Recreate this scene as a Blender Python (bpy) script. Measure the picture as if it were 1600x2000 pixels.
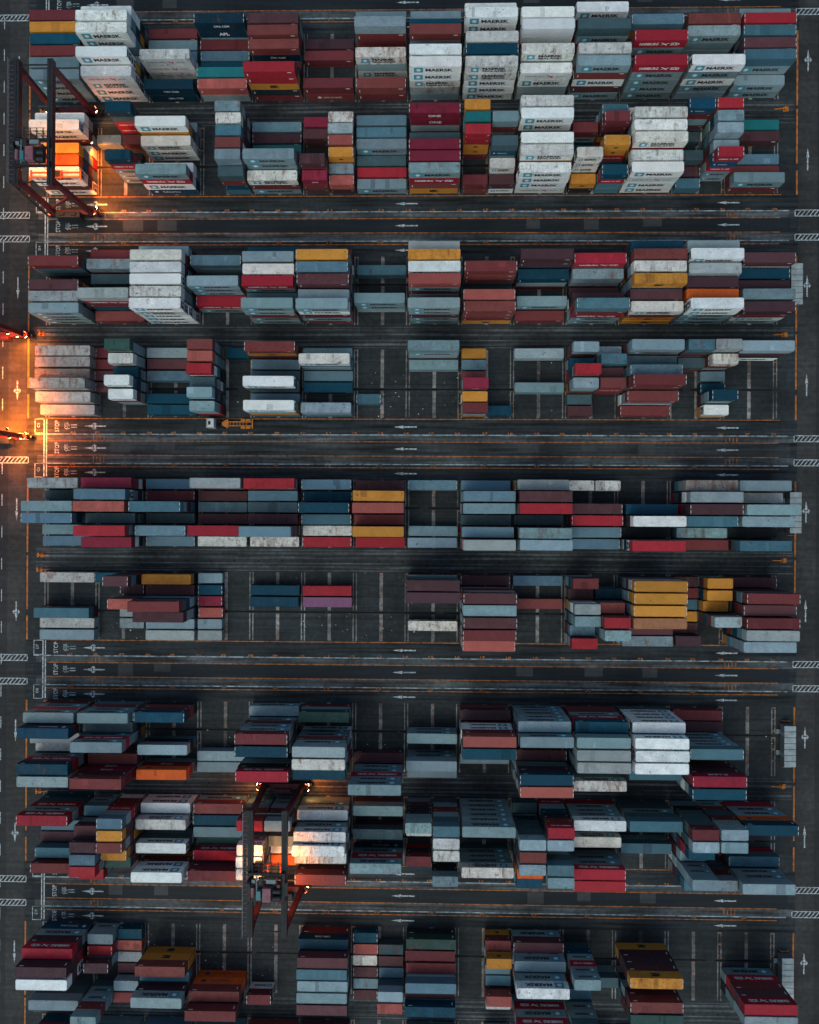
import bpy, bmesh, math, random
import numpy as np
from mathutils import Matrix, Vector
R = math.radians
random.seed(7)
for o in list(bpy.data.objects):
    bpy.data.objects.remove(o, do_unlink=True)
S = bpy.context.scene
COL = S.collection

# ------------------------------------------------------------------ camera, sky, sun, exposure
CAM_H = 193.0
F_PX = CAM_H * 7.75                      # focal length in pixels of a 2000 px tall frame
TX, TY, ROLL = 6.8e-4, 2.034e-2, 5.05e-3
CAM_M = (Matrix.Rotation(TX, 3, 'X') @ Matrix.Rotation(TY, 3, 'Y') @ Matrix.Rotation(ROLL, 3, 'Z'))
cam = bpy.data.cameras.new('camera')
cam.sensor_fit = 'VERTICAL'
cam.sensor_height = 24.0
cam.lens = F_PX / 2000.0 * 24.0
cam.clip_end = 4000.0
cam.clip_start = 1.0
camo = bpy.data.objects.new('camera', cam)
COL.objects.link(camo)
camo.matrix_world = Matrix.Translation((0, 0, CAM_H)) @ CAM_M.to_4x4()
S.camera = camo

SUN_ELEV, SUN_AZ = R(56), R(205)         # azimuth clockwise from north (+Y): light from the south-south-west
world = bpy.data.worlds.new('World')
S.world = world
world.use_nodes = True
nt = world.node_tree
bg = nt.nodes['Background']
sky = nt.nodes.new('ShaderNodeTexSky')
sky.sky_type = 'NISHITA'
sky.sun_disc = False
sky.sun_elevation = SUN_ELEV
sky.sun_rotation = SUN_AZ
sky.air_density = 1.0
sky.dust_density = 4.0
sky.ozone_density = 1.5
cast = nt.nodes.new('ShaderNodeVectorMath')   # flat overcast: a cooler, greener daylight than a clear sky
cast.operation = 'MULTIPLY'
cast.inputs[1].default_value = (0.885, 1.04, 1.01)
nt.links.new(sky.outputs[0], cast.inputs[0])
nt.links.new(cast.outputs[0], bg.inputs[0])
bg.inputs[1].default_value = 0.122
sun = bpy.data.lights.new('sun', 'SUN')
sun.energy = 0.5
sun.angle = R(60)
sun.color = (0.98, 1.0, 0.96)
suno = bpy.data.objects.new('sun', sun)
COL.objects.link(suno)
sd = Vector((math.sin(SUN_AZ) * math.cos(SUN_ELEV), math.cos(SUN_AZ) * math.cos(SUN_ELEV), math.sin(SUN_ELEV)))
suno.rotation_euler = (-sd).to_track_quat('-Z', 'Y').to_euler()
S.view_settings.view_transform = 'Standard'
S.view_settings.look = 'None'
S.view_settings.gamma = 1.0
S.view_settings.use_curve_mapping = False
S.view_settings.exposure = -0.02
S.render.engine = 'CYCLES'
S.cycles.max_bounces = 5
S.cycles.diffuse_bounces = 3
S.cycles.glossy_bounces = 2

# ------------------------------------------------------------------ yard grid (metres)
X0, PITCH = -95.92, 13.1008              # left edge of bay 0, bay pitch
Y0, PER = 75.229, 56.3246                # first road, repeat of roads
XL, XR = -101.19, 92.35                  # orange edge lines of the yard
ROWP, CW = 2.85, 2.438

# ------------------------------------------------------------------ materials
def mat(name, col, rough=0.7, metal=0.0, emit=None, estr=0.0, noise=0.0, nscale=1.5):
    m = bpy.data.materials.new(name)
    m.use_nodes = True
    n = m.node_tree
    b = n.nodes['Principled BSDF']
    b.inputs['Base Color'].default_value = (*col, 1)
    b.inputs['Roughness'].default_value = rough
    b.inputs['Metallic'].default_value = metal
    b.inputs['Specular IOR Level'].default_value = 0.3
    if emit:
        b.inputs['Emission Color'].default_value = (*emit, 1)
        b.inputs['Emission Strength'].default_value = estr
    if noise:
        g = n.nodes.new('ShaderNodeNewGeometry')
        t = n.nodes.new('ShaderNodeTexNoise')
        t.inputs['Scale'].default_value = nscale
        t.inputs['Detail'].default_value = 6
        r = n.nodes.new('ShaderNodeMapRange')
        r.inputs[1].default_value, r.inputs[2].default_value = 0.3, 0.7
        r.inputs[3].default_value, r.inputs[4].default_value = 1 - noise, 1 + noise
        x = n.nodes.new('ShaderNodeVectorMath')
        x.operation = 'SCALE'
        x.inputs[0].default_value = col
        n.links.new(g.outputs['Position'], t.inputs['Vector'])
        n.links.new(t.outputs[0], r.inputs[0])
        n.links.new(r.outputs[0], x.inputs['Scale'])
        n.links.new(x.outputs[0], b.inputs['Base Color'])
    return m

def ground_mat(name, col, stain=0.5, streak=0.5, rough=0.75, crack=0.0):
    """Asphalt or concrete: fine grain, broad stains and tyre streaks along X."""
    m = bpy.data.materials.new(name)
    m.use_nodes = True
    n = m.node_tree
    L = n.links.new
    b = n.nodes['Principled BSDF']
    b.inputs['Specular IOR Level'].default_value = 0.25
    b.inputs['Roughness'].default_value = rough
    g = n.nodes.new('ShaderNodeNewGeometry')
    def noise(scale, vec=None, det=5):
        t = n.nodes.new('ShaderNodeTexNoise')
        t.inputs['Scale'].default_value = scale
        t.inputs['Detail'].default_value = det
        if vec is None:
            L(g.outputs['Position'], t.inputs['Vector'])
        else:
            mp = n.nodes.new('ShaderNodeVectorMath')
            mp.operation = 'MULTIPLY'
            mp.inputs[1].default_value = vec
            L(g.outputs['Position'], mp.inputs[0])
            L(mp.outputs[0], t.inputs['Vector'])
        return t.outputs[0]
    def rng(s, a, c):
        r = n.nodes.new('ShaderNodeMapRange')
        r.inputs[1].default_value, r.inputs[2].default_value = 0.3, 0.7
        r.inputs[3].default_value, r.inputs[4].default_value = a, c
        L(s, r.inputs[0])
        return r.outputs[0]
    def mul(a, c):
        q = n.nodes.new('ShaderNodeMath')
        q.operation = 'MULTIPLY'
        L(a, q.inputs[0]); L(c, q.inputs[1])
        return q.outputs[0]
    v = mul(rng(noise(0.09), 1 - stain * 0.5, 1 + stain * 0.5), rng(noise(0.9), 1 - stain * 0.3, 1 + stain * 0.3))
    v = mul(v, rng(noise(1.0, (0.05, 1.1, 1)), 1 - streak * 0.6, 1 + streak * 0.5))
    v = mul(v, rng(noise(6.0), 0.8, 1.2))
    x = n.nodes.new('ShaderNodeVectorMath')
    x.operation = 'SCALE'
    x.inputs[0].default_value = col
    L(v, x.inputs['Scale'])
    L(x.outputs[0], b.inputs['Base Color'])
    return m

def paint_mat(name, mode):
    """Container paint: colour and wear come from the object (or the mesh), dirt and rust from noise."""
    m = bpy.data.materials.new(name)
    m.use_nodes = True
    n = m.node_tree
    L = n.links.new
    b = n.nodes['Principled BSDF']
    b.inputs['Specular IOR Level'].default_value = 0.17
    b.inputs['Roughness'].default_value = 0.62
    if mode == 'object':
        oi = n.nodes.new('ShaderNodeObjectInfo')
        csock, asock = oi.outputs['Color'], oi.outputs['Alpha']
    else:
        at = n.nodes.new('ShaderNodeAttribute')
        at.attribute_name = 'paint'
        csock, asock = at.outputs['Color'], at.outputs['Alpha']
    g = n.nodes.new('ShaderNodeNewGeometry')
    def noise(scale, vec, det=4, rough=0.55):
        t = n.nodes.new('ShaderNodeTexNoise')
        t.inputs['Scale'].default_value = scale
        t.inputs['Detail'].default_value = det
        t.inputs['Roughness'].default_value = rough
        mp = n.nodes.new('ShaderNodeVectorMath')
        mp.operation = 'MULTIPLY'
        mp.inputs[1].default_value = vec
        L(g.outputs['Position'], mp.inputs[0])
        L(mp.outputs[0], t.inputs['Vector'])
        return t.outputs[0]
    def rng(s, i0, i1, a, c):
        r = n.nodes.new('ShaderNodeMapRange')
        for k, q in enumerate((i0, i1, a, c)):
            r.inputs[k + 1].default_value = q
        L(s, r.inputs[0])
        return r.outputs[0]
    def mth(op, a, c):
        q = n.nodes.new('ShaderNodeMath')
        q.operation = op
        for k, s in enumerate((a, c)):
            if isinstance(s, (int, float)):
                q.inputs[k].default_value = s
            else:
                L(s, q.inputs[k])
        return q.outputs[0]
    # dulling and grime
    v = mth('MULTIPLY', rng(noise(0.35, (1, 1, 1)), 0.3, 0.7, 0.8, 1.14), rng(noise(1.7, (0.6, 1.3, 1), 8, 0.75), 0.32, 0.7, 1.16, 0.76))
    v = mth('ADD', 1.0, mth('MULTIPLY', mth('SUBTRACT', v, 1.0), rng(asock, 0.0, 0.7, 0.25, 1.1)))
    sc = n.nodes.new('ShaderNodeVectorMath')
    sc.operation = 'SCALE'
    L(csock, sc.inputs[0]); L(v, sc.inputs['Scale'])
    def mix(f, a, c):
        q = n.nodes.new('ShaderNodeMix')
        q.data_type = 'RGBA'
        L(f, q.inputs[0])
        L(a, q.inputs[6])
        if isinstance(c, tuple):
            q.inputs[7].default_value = (*c, 1)
        else:
            L(c, q.inputs[7])
        return q.outputs[2]
    wear = asock
    # dark scuffs and soot
    sc1 = rng(mth('ADD', noise(0.9, (1, 1.2, 0.5), 6, 0.7), mth('MULTIPLY', wear, 0.1)), 0.665, 0.75, 0.0, 0.75)
    c = mix(sc1, sc.outputs[0], (0.035, 0.032, 0.03))
    # rust, in patches and streaks across the width
    r1 = mth('ADD', noise(0.55, (1.6, 0.5, 0.6), 7, 0.75), mth('MULTIPLY', wear, 0.2))
    rm = mth('MULTIPLY', rng(r1, 0.68, 0.82, 0.0, 0.75), rng(wear, 0.05, 0.5, 0.25, 1.0))
    c = mix(rm, c, (0.16, 0.06, 0.028))
    L(c, b.inputs['Base Color'])
    L(rng(noise(1.2, (1, 1, 1)), 0.3, 0.7, 0.5, 0.75), b.inputs['Roughness'])
    return m

M_PAINT = paint_mat('container_paint', 'object')
M_PAINTS = paint_mat('container_paint_mass', 'mesh')
M_CAST = mat('casting_steel', (0.09, 0.085, 0.08), 0.7)
M_MARK = mat('reflective_white', (0.5, 0.5, 0.48), 0.5)
M_TXTD = mat('lettering_dark', (0.012, 0.018, 0.03), 0.6)
M_TXTW = mat('lettering_white', (0.72, 0.73, 0.72), 0.6)
M_TXTR = mat('lettering_red', (0.35, 0.02, 0.03), 0.6)
M_BLUE = mat('emblem_blue', (0.035, 0.27, 0.38), 0.6)
M_NAVY = mat('emblem_navy', (0.01, 0.04, 0.12), 0.6)
M_DARK = mat('dark_grille', (0.012, 0.013, 0.015), 0.8)
M_ASPH = ground_mat('yard_asphalt', (0.0225, 0.0275, 0.0305), 0.9, 0.5)
M_BLACK = ground_mat('new_asphalt', (0.0135, 0.0185, 0.023), 0.35, 0.4)
M_LANE = ground_mat('truck_lane_asphalt', (0.021, 0.0265, 0.03), 0.8, 1.45)
M_STRIP = ground_mat('runway_concrete', (0.062, 0.069, 0.073), 1.1, 1.3)
M_ROAD = ground_mat('road_concrete', (0.038, 0.0375, 0.0375), 0.8, 0.4)
M_ROADD = ground_mat('road_asphalt', (0.027, 0.0275, 0.029), 0.6, 0.3)
M_PAD = ground_mat('slot_pad_concrete', (0.175, 0.165, 0.158), 1.7, 0.5)
M_PALE = ground_mat('worn_concrete_lane', (0.035, 0.04, 0.043), 0.7, 1.2)
M_PATCH = ground_mat('patched_asphalt', (0.05, 0.053, 0.057), 0.4, 0.3)
M_DRAIN = mat('drain_dark', (0.004, 0.004, 0.005), 0.9)
M_LWHITE = mat('line_white', (0.38, 0.42, 0.44), 0.7, noise=0.75, nscale=1.8)
M_LWORN = mat('line_white_worn', (0.25, 0.29, 0.31), 0.7, noise=0.8, nscale=0.8)
M_LORANGE = mat('line_orange', (0.4, 0.128, 0.024), 0.7, noise=0.55, nscale=1.0)
M_LORW = mat('line_orange_worn', (0.31, 0.105, 0.027), 0.7, noise=0.65, nscale=0.9)

# ------------------------------------------------------------------ mesh helpers
def link(o, parent=None):
    COL.objects.link(o)
    if parent is not None:
        o.parent = parent
    return o

def mesh_obj(name, me, parent=None, loc=None):
    o = bpy.data.objects.new(name, me)
    if loc is not None:
        o.location = loc
    return link(o, parent)

def tag(o, label=None, cat=None, group=None, kind=None):
    for k, v in (('label', label), ('category', cat), ('group', group), ('kind', kind)):
        if v:
            o[k] = v
    return o

def empty(name, loc, rz=0.0):
    o = bpy.data.objects.new(name, None)
    o.location = loc
    o.rotation_euler = (0, 0, rz)
    o.empty_display_size = 0.5
    return link(o)

class MB:
    """Collects boxes, beams and cylinders into one mesh."""
    def __init__(s):
        s.v, s.f, s.m = [], [], []
    def quad(s, pts, m=0):
        i = len(s.v)
        s.v += [tuple(p) for p in pts]
        s.f.append(tuple(range(i, i + len(pts)))); s.m.append(m)
        return s
    def box(s, x0, x1, y0, y1, z0, z1, m=0):
        i = len(s.v)
        s.v += [(x0, y0, z0), (x1, y0, z0), (x1, y1, z0), (x0, y1, z0), (x0, y0, z1), (x1, y0, z1), (x1, y1, z1), (x0, y1, z1)]
        for f in ((0, 3, 2, 1), (4, 5, 6, 7), (0, 1, 5, 4), (1, 2, 6, 5), (2, 3, 7, 6), (3, 0, 4, 7)):
            s.f.append(tuple(i + k for k in f)); s.m.append(m)
        return s
    def beam(s, a, b, w, h, w2=None, h2=None, m=0):
        a, b = Vector(a), Vector(b)
        d = (b - a).normalized()
        up = Vector((0, 0, 1)) if abs(d.z) < 0.9 else Vector((0, 1, 0))
        sx = d.cross(up).normalized()
        sy = sx.cross(d).normalized()
        i = len(s.v)
        for p, ww, hh in ((a, w, h), (b, w2 or w, h2 or h)):
            for q, r in ((-1, -1), (1, -1), (1, 1), (-1, 1)):
                s.v.append(tuple(p + sx * q * ww / 2 + sy * r * hh / 2))
        for f in ((3, 2, 1, 0), (4, 5, 6, 7), (0, 1, 5, 4), (1, 2, 6, 5), (2, 3, 7, 6), (3, 0, 4, 7)):
            s.f.append(tuple(i + k for k in f)); s.m.append(m)
        return s
    def cyl(s, a, b, r, n=12, m=0, r2=None):
        a, b = Vector(a), Vector(b)
        d = (b - a).normalized()
        up = Vector((0, 0, 1)) if abs(d.z) < 0.9 else Vector((0, 1, 0))
        sx = d.cross(up).normalized()
        sy = sx.cross(d).normalized()
        i = len(s.v)
        for p, rr in ((a, r), (b, r if r2 is None else r2)):
            for k in range(n):
                t = 2 * math.pi * k / n
                s.v.append(tuple(p + (sx * math.cos(t) + sy * math.sin(t)) * rr))
        for k in range(n):
            s.f.append((i + k, i + (k + 1) % n, i + n + (k + 1) % n, i + n + k)); s.m.append(m)
        s.f.append(tuple(i + k for k in reversed(range(n)))); s.m.append(m)
        s.f.append(tuple(i + n + k for k in range(n))); s.m.append(m)
        return s
    def mesh(s, name, mats):
        me = bpy.data.meshes.new(name)
        me.from_pydata(s.v, [], s.f)
        for q in (mats if isinstance(mats, (list, tuple)) else [mats]):
            me.materials.append(q)
        me.polygons.foreach_set('material_index', s.m)
        me.update()
        return me
    def build(s, name, mats, parent=None, loc=None):
        return mesh_obj(name, s.mesh(name, mats), parent, loc)

def text_tris(txt, height, width=None, bold=0.0, font=None):
    """Flat letters as (verts, tris) in the XY plane, centred."""
    c = bpy.data.curves.new('t', 'FONT')
    c.body = txt
    c.size = 1.0
    c.resolution_u = 2
    c.offset = bold
    c.align_x = 'CENTER'
    o = bpy.data.objects.new('t', c)
    COL.objects.link(o)
    dg = bpy.context.evaluated_depsgraph_get()
    me = o.evaluated_get(dg).to_mesh()
    me.calc_loop_triangles()
    v = np.array([p.co[:2] for p in me.vertices], float).reshape(-1, 2)
    t = [tuple(q.vertices) for q in me.loop_triangles]
    o.evaluated_get(dg).to_mesh_clear()
    bpy.data.objects.remove(o)
    bpy.data.curves.remove(c)
    lo, hi = v.min(0), v.max(0)
    v = v - (lo + hi) / 2
    sy = height / (hi[1] - lo[1])
    sx = sy if width is None else width / (hi[0] - lo[0])
    return v * np.array([sx, sy]), t

# ------------------------------------------------------------------ the ground and its markings
def sheet(name, x0, x1, y0, y1, z, m, parent=None, kind=None):
    o = MB().quad([(x0, y0, z), (x1, y0, z), (x1, y1, z), (x0, y1, z)]).build(name, m, parent)
    if kind:
        o['kind'] = kind
    return o

ground = sheet('ground', -1500, 1500, -1500, 1500, 0.0, M_ASPH, kind='structure')
z1, z2, z3, z4 = 0.004, 0.008, 0.012, 0.016
YT, YB = 260.0, -260.0
road_w = sheet('road', -125, XL - 0.2, YB, YT, z1, M_ROADD, kind='structure')
sheet('concrete_lane', -106.3, XL - 0.5, YB, YT, z2, M_ROAD, road_w)
road_e = sheet('road', XR + 0.35, 130, YB, YT, z1, M_ROADD, kind='structure')
sheet('concrete_lane', XR + 0.4, 97.4, YB, YT, z2, M_ROAD, road_e)

def flat(name, verts2, faces, z, m, parent):
    me = bpy.data.meshes.new(name)
    me.from_pydata([(float(a), float(b), z) for a, b in verts2], [], faces)
    me.materials.append(m)
    return mesh_obj(name, me, parent)

def rectv(x0, x1, y0, y1):
    return [(x0, y0), (x1, y0), (x1, y1), (x0, y1)]

def arrow(x, y, ang, length, m, parent, style='straight', z=z4):
    """Painted lane arrow, pointing along +X before rotation."""
    l = length / 2
    v = [(-l, -0.16), (l * 0.1, -0.16), (l * 0.1, 0.16), (-l, 0.16)]
    f = [(0, 1, 2, 3)]
    v += [(l * 0.15, -0.38), (l, 0.0), (l * 0.15, 0.38)]
    f += [(4, 5, 6)]
    if style == 'turn':
        for s in (-1, 1):
            i = len(v)
            v += [(-0.35, s * 0.16), (0.0, s * 0.16), (0.25, s * 0.55), (-0.05, s * 0.6)]
            f.append((i, i + 1, i + 2, i + 3) if s > 0 else (i + 3, i + 2, i + 1, i))
            v += [(-0.55, s * 0.5), (0.75, s * 0.5), (0.1, s * 0.95)]
            f.append((i + 4, i + 5, i + 6) if s > 0 else (i + 6, i + 5, i + 4))
    ca, sa = math.cos(ang), math.sin(ang)
    return flat('lane_arrow', [(x + a * ca - b * sa, y + a * sa + b * ca) for a, b in v], f, z, m, parent)

STOP_V, STOP_T = text_tris('STOP', 1.15, 2.9, 0.012)
try:
    CHAR_V, CHAR_T = text_tris('\u505c', 1.5, 1.9, 0.008)
except Exception:
    CHAR_V, CHAR_T = text_tris('II', 1.5, 1.9)

def painted_text(name, v, t, x, y, ang, m, parent):
    ca, sa = math.cos(ang), math.sin(ang)
    return flat(name, [(x + a * ca - b * sa, y + a * sa + b * ca) for a, b in v], t, z4, m, parent)

def hatch(x0, x1, y, parent, n):
    """Hatched stop box: frame and slanted bars."""
    w, v, f = 0.85, [], []
    def q(pts):
        i = len(v)
        v.extend(pts); f.append(tuple(range(i, i + len(pts))))
    q(rectv(x0, x1, y + w - 0.2, y + w)); q(rectv(x0, x1, y - w, y - w + 0.2))
    e = x1 if n < 0 else x0
    q(rectv(e - 0.1, e + 0.1, y - w + 0.2, y + w - 0.2))
    k = x0 + 0.3
    while k < x1 - 1.4:
        q([(k, y - w + 0.2), (k + 0.3, y - w + 0.2), (k + 1.35, y + w - 0.2), (k + 1.05, y + w - 0.2)])
        k += 1.05
    return flat('hatched_box', v, f, z4, M_LWHITE, parent)

lane_no = 0
for k in range(-1, 5):
    yr = Y0 - PER * k                      # upper hatch line of this road
    if yr > 160 or yr < -160:
        continue
    rd = sheet('service_road', XL, XR + 0.3, yr - 10.6, yr + 4.9, z1, M_LANE, kind='structure')
    sheet('crane_runway', -98.8, XR - 0.2, yr - 1.05, yr + 0.75, z2, M_STRIP, rd)
    sheet('crane_runway', -98.8, XR - 0.2, yr - 6.75, yr - 4.8, z2, M_STRIP, rd)
    sheet('new_asphalt_lane', -99.6, 90.9, yr - 4.6, yr - 1.2, z2, M_BLACK if k != 1 else M_PALE, rd)
    for px in (26.6, -65.4, 56.6, -76, 42.0):
        q = px + random.uniform(-2, 2)
        sheet('asphalt_patch', q - random.uniform(1.5, 3), q + random.uniform(1.5, 2.6), yr - random.uniform(3.2, 4.4), yr - 1.3, z3, M_PATCH, rd)
    # orange and white lines along the road
    for d, m, xa, xb in ((1.12, M_LORW, -96.2, 88.2), (4.72, M_LORW, -96.2, 88.2), (7.65, M_LORW, -96.2, 88.2), (-4.6, M_LORW, -98.5, 88.5)):
        sheet('orange_line', xa, xb, yr - d - 0.11, yr - d + 0.11, z4, m, rd)
    for d in (-0.62, 6.82):
        sheet('white_line', -99.5, 90.5, yr - d - 0.13, yr - d + 0.13, z4, M_LWORN, rd)
    # double stop line and boxes
    for xx in (-97.05, -96.42):
        sheet('stop_line', xx - 0.14, xx + 0.14, yr - 10.2, yr + 4.4, z4, M_LWHITE, rd)
    for ya, yb in ((yr + 0.8, yr + 4.5), (yr - 10.4, yr - 6.7)):
        v = rectv(-99.45, -99.3, ya, yb) + rectv(-99.3, -97.2, yb - 0.14, yb) + rectv(-99.3, -97.2, ya, ya + 0.14)
        flat('stop_box', v, [(0, 1, 2, 3), (4, 5, 6, 7), (8, 9, 10, 11)], z4, M_LWHITE, rd)
        nv, ntr = text_tris('ABCDEFGHIJ'[(k + 1) % 10] + str(2 * k + 3 + (1 if ya < yr else 0)), 0.7, 1.1)
        painted_text('painted_number', nv, ntr, -98.5, (ya + yb) / 2 + 0.2, R(90), M_LWHITE, rd)
    for d in (-2.65, 2.9, 9.1):
        painted_text('painted_stop', STOP_V, STOP_T, -93.75, yr - d, R(90), M_LWHITE, rd)
        painted_text('painted_character', CHAR_V, CHAR_T, -91.2, yr - d, R(90), M_LWORN, rd)
        v = rectv(-90.2, -88.6, yr - d + 0.2, yr - d + 0.42) + rectv(-90.2, -88.6, yr - d - 0.42, yr - d - 0.2)
        flat('painted_character', v, [(0, 1, 2, 3), (4, 5, 6, 7)], z4, M_LWORN, rd)
        arrow(-84.0, yr - d, R(180), 5.6, M_LWHITE, rd, 'turn')
        arrow(-5.1, yr - d, R(180), 5.8, M_LWHITE, rd)
        arrow(75.4, yr - d, R(180), 5.6, M_LWHITE, rd)
    # orange bay numbers and tally bars
    for d in (-1.0, 7.05):
        for b in range(0, 28, 2 if d > 0 else 1):
            xx = X0 + PITCH * b / 2 + 6 + random.uniform(-0.3, 0.3)
            if xx > 88:
                continue
            nv, ntr = text_tris(('0%d' if b < 9 else '%d') % (b + 1), 0.62, 1.25, 0.03)
            painted_text('painted_bay_number', nv, ntr, xx, yr - d, 0, M_LORANGE if random.random() < 0.6 else M_LORW, rd)
    for d in (0.1, 5.85):
        for xx in (75.0, -84.5):
            for i in range(4):
                sheet('orange_bar', xx + i * 0.9, xx + i * 0.9 + 0.22, yr - d - 0.8, yr - d + 0.8, z4, M_LORW, rd)
    for d in (0.0, 6.02):
        hatch(-125, XL + 0.1, yr - d, road_w, -1)
        hatch(XR - 0.4, 130, yr - d, road_e, 1)

# edge lines, dashes and arrows on the two through roads
for rd, x, segs in ((road_w, XL, 1), (road_e, XR, -1)):
    for k in range(-2, 5):
        yr = Y0 - PER * k
        for a, b in ((10.7, 29.5), (30.3, 44.0), (45.6, 51.7)):
            sheet('orange_edge_line', x - 0.2, x + 0.2, yr - b, yr - a, z4, M_LORANGE, rd)
yy = 150.0
while yy > -150:
    sheet('lane_dash', -107.9, -107.7, yy - 3.0, yy, z3, M_LWHITE, road_w)
    yy -= 8.1
for k in range(-1, 4):
    yr = Y0 - PER * k
    arrow(-104.0, yr - 18.6, R(-90), 5.6, M_LWHITE, road_w, z=z3)
    arrow(-104.0, yr - 44.6, R(-90), 5.0, M_LWHITE, road_w, 'turn', z=z3)
    arrow(95.0, yr - 18.2, R(90), 5.4, M_LWHITE, road_e, 'turn', z=z3)
    arrow(95.0, yr - 42.9, R(90), 5.6, M_LWHITE, road_e, z=z3)

# crane runways, pits, slot pads and drains inside each block
yard = ground
for k in range(-1, 4):
    yr = Y0 - PER * k
    for d, w, m in ((28.6, 0.3, M_STRIP), (29.3, 0.6, M_STRIP), (30.45, 0.6, M_STRIP), (31.9, 0.3, M_STRIP), (32.9, 0.6, M_STRIP), (33.7, 0.25, M_STRIP)):
        sheet('crane_runway', -99.0, XR - 0.6, yr - d - w / 2, yr - d + w / 2, z1, m, yard)
    pv, pf = [], []
    for b in range(31):
        xx = -97.0 + b * 6.1
        i = len(pv)
        pv += rectv(xx - 0.45, xx + 0.45, yr - 31.7, yr - 30.95)
        pf.append((i, i + 1, i + 2, i + 3))
    o = flat('pit_covers', pv, pf, z2, M_ROADD, yard); o['kind'] = 'stuff'
    pv, pf = [], []
    for b in range(31):
        xx = -97.0 + b * 6.1
        i = len(pv)
        pv += rectv(xx - 0.2, xx + 0.2, yr - 31.5, yr - 31.15)
        pf.append((i, i + 1, i + 2, i + 3))
    o = flat('pit_holes', pv, pf, z3, M_DRAIN, yard); o['kind'] = 'stuff'
    for d0 in (10.7, 34.2):
        dm = d0 + (7.1 if d0 < 20 else 10.0)
        xx = -96.5
        while xx < 86:
            ln = random.uniform(18, 30)
            sheet('drain_channel', xx, min(xx + ln, 86.5), yr - dm - 0.17, yr - dm + 0.17, z3, M_DRAIN, yard)
            xx += ln + random.uniform(1.0, 2.2)
        for r_ in range(1, 6):
            sheet('paving_seam', -97.5, 87.5, yr - d0 - 0.2 - r_ * ROWP - 0.12, yr - d0 - 0.2 - r_ * ROWP + 0.12, z1, M_BLACK, yard)
        for b in range(29):
            xx = X0 + PITCH * b / 2 - 0.25 + (0.05 if b % 2 else 0)
            for ya, yb in ((d0, dm - 0.4), (dm + 0.4, d0 + 17.2)):
                if b % 2:
                    sheet('slot_pad', xx - 0.42, xx + 0.42, yr - yb, yr - ya, z2, M_PAD, yard)
                else:
                    for s in (-0.45, 0.33):
                        sheet('slot_pad', xx + s - 0.14, xx + s + 0.14, yr - yb, yr - ya, z2, M_PAD, yard)
                if random.random() < (0.75 if b > 24 else 0.2):
                    for i in range(3):
                        sheet('orange_slot_mark', xx - 0.3, xx + 0.3, yr - ya - 2.85 * i - 0.35, yr - ya - 2.85 * i - 0.05, z3, M_LORW, yard)

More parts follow.
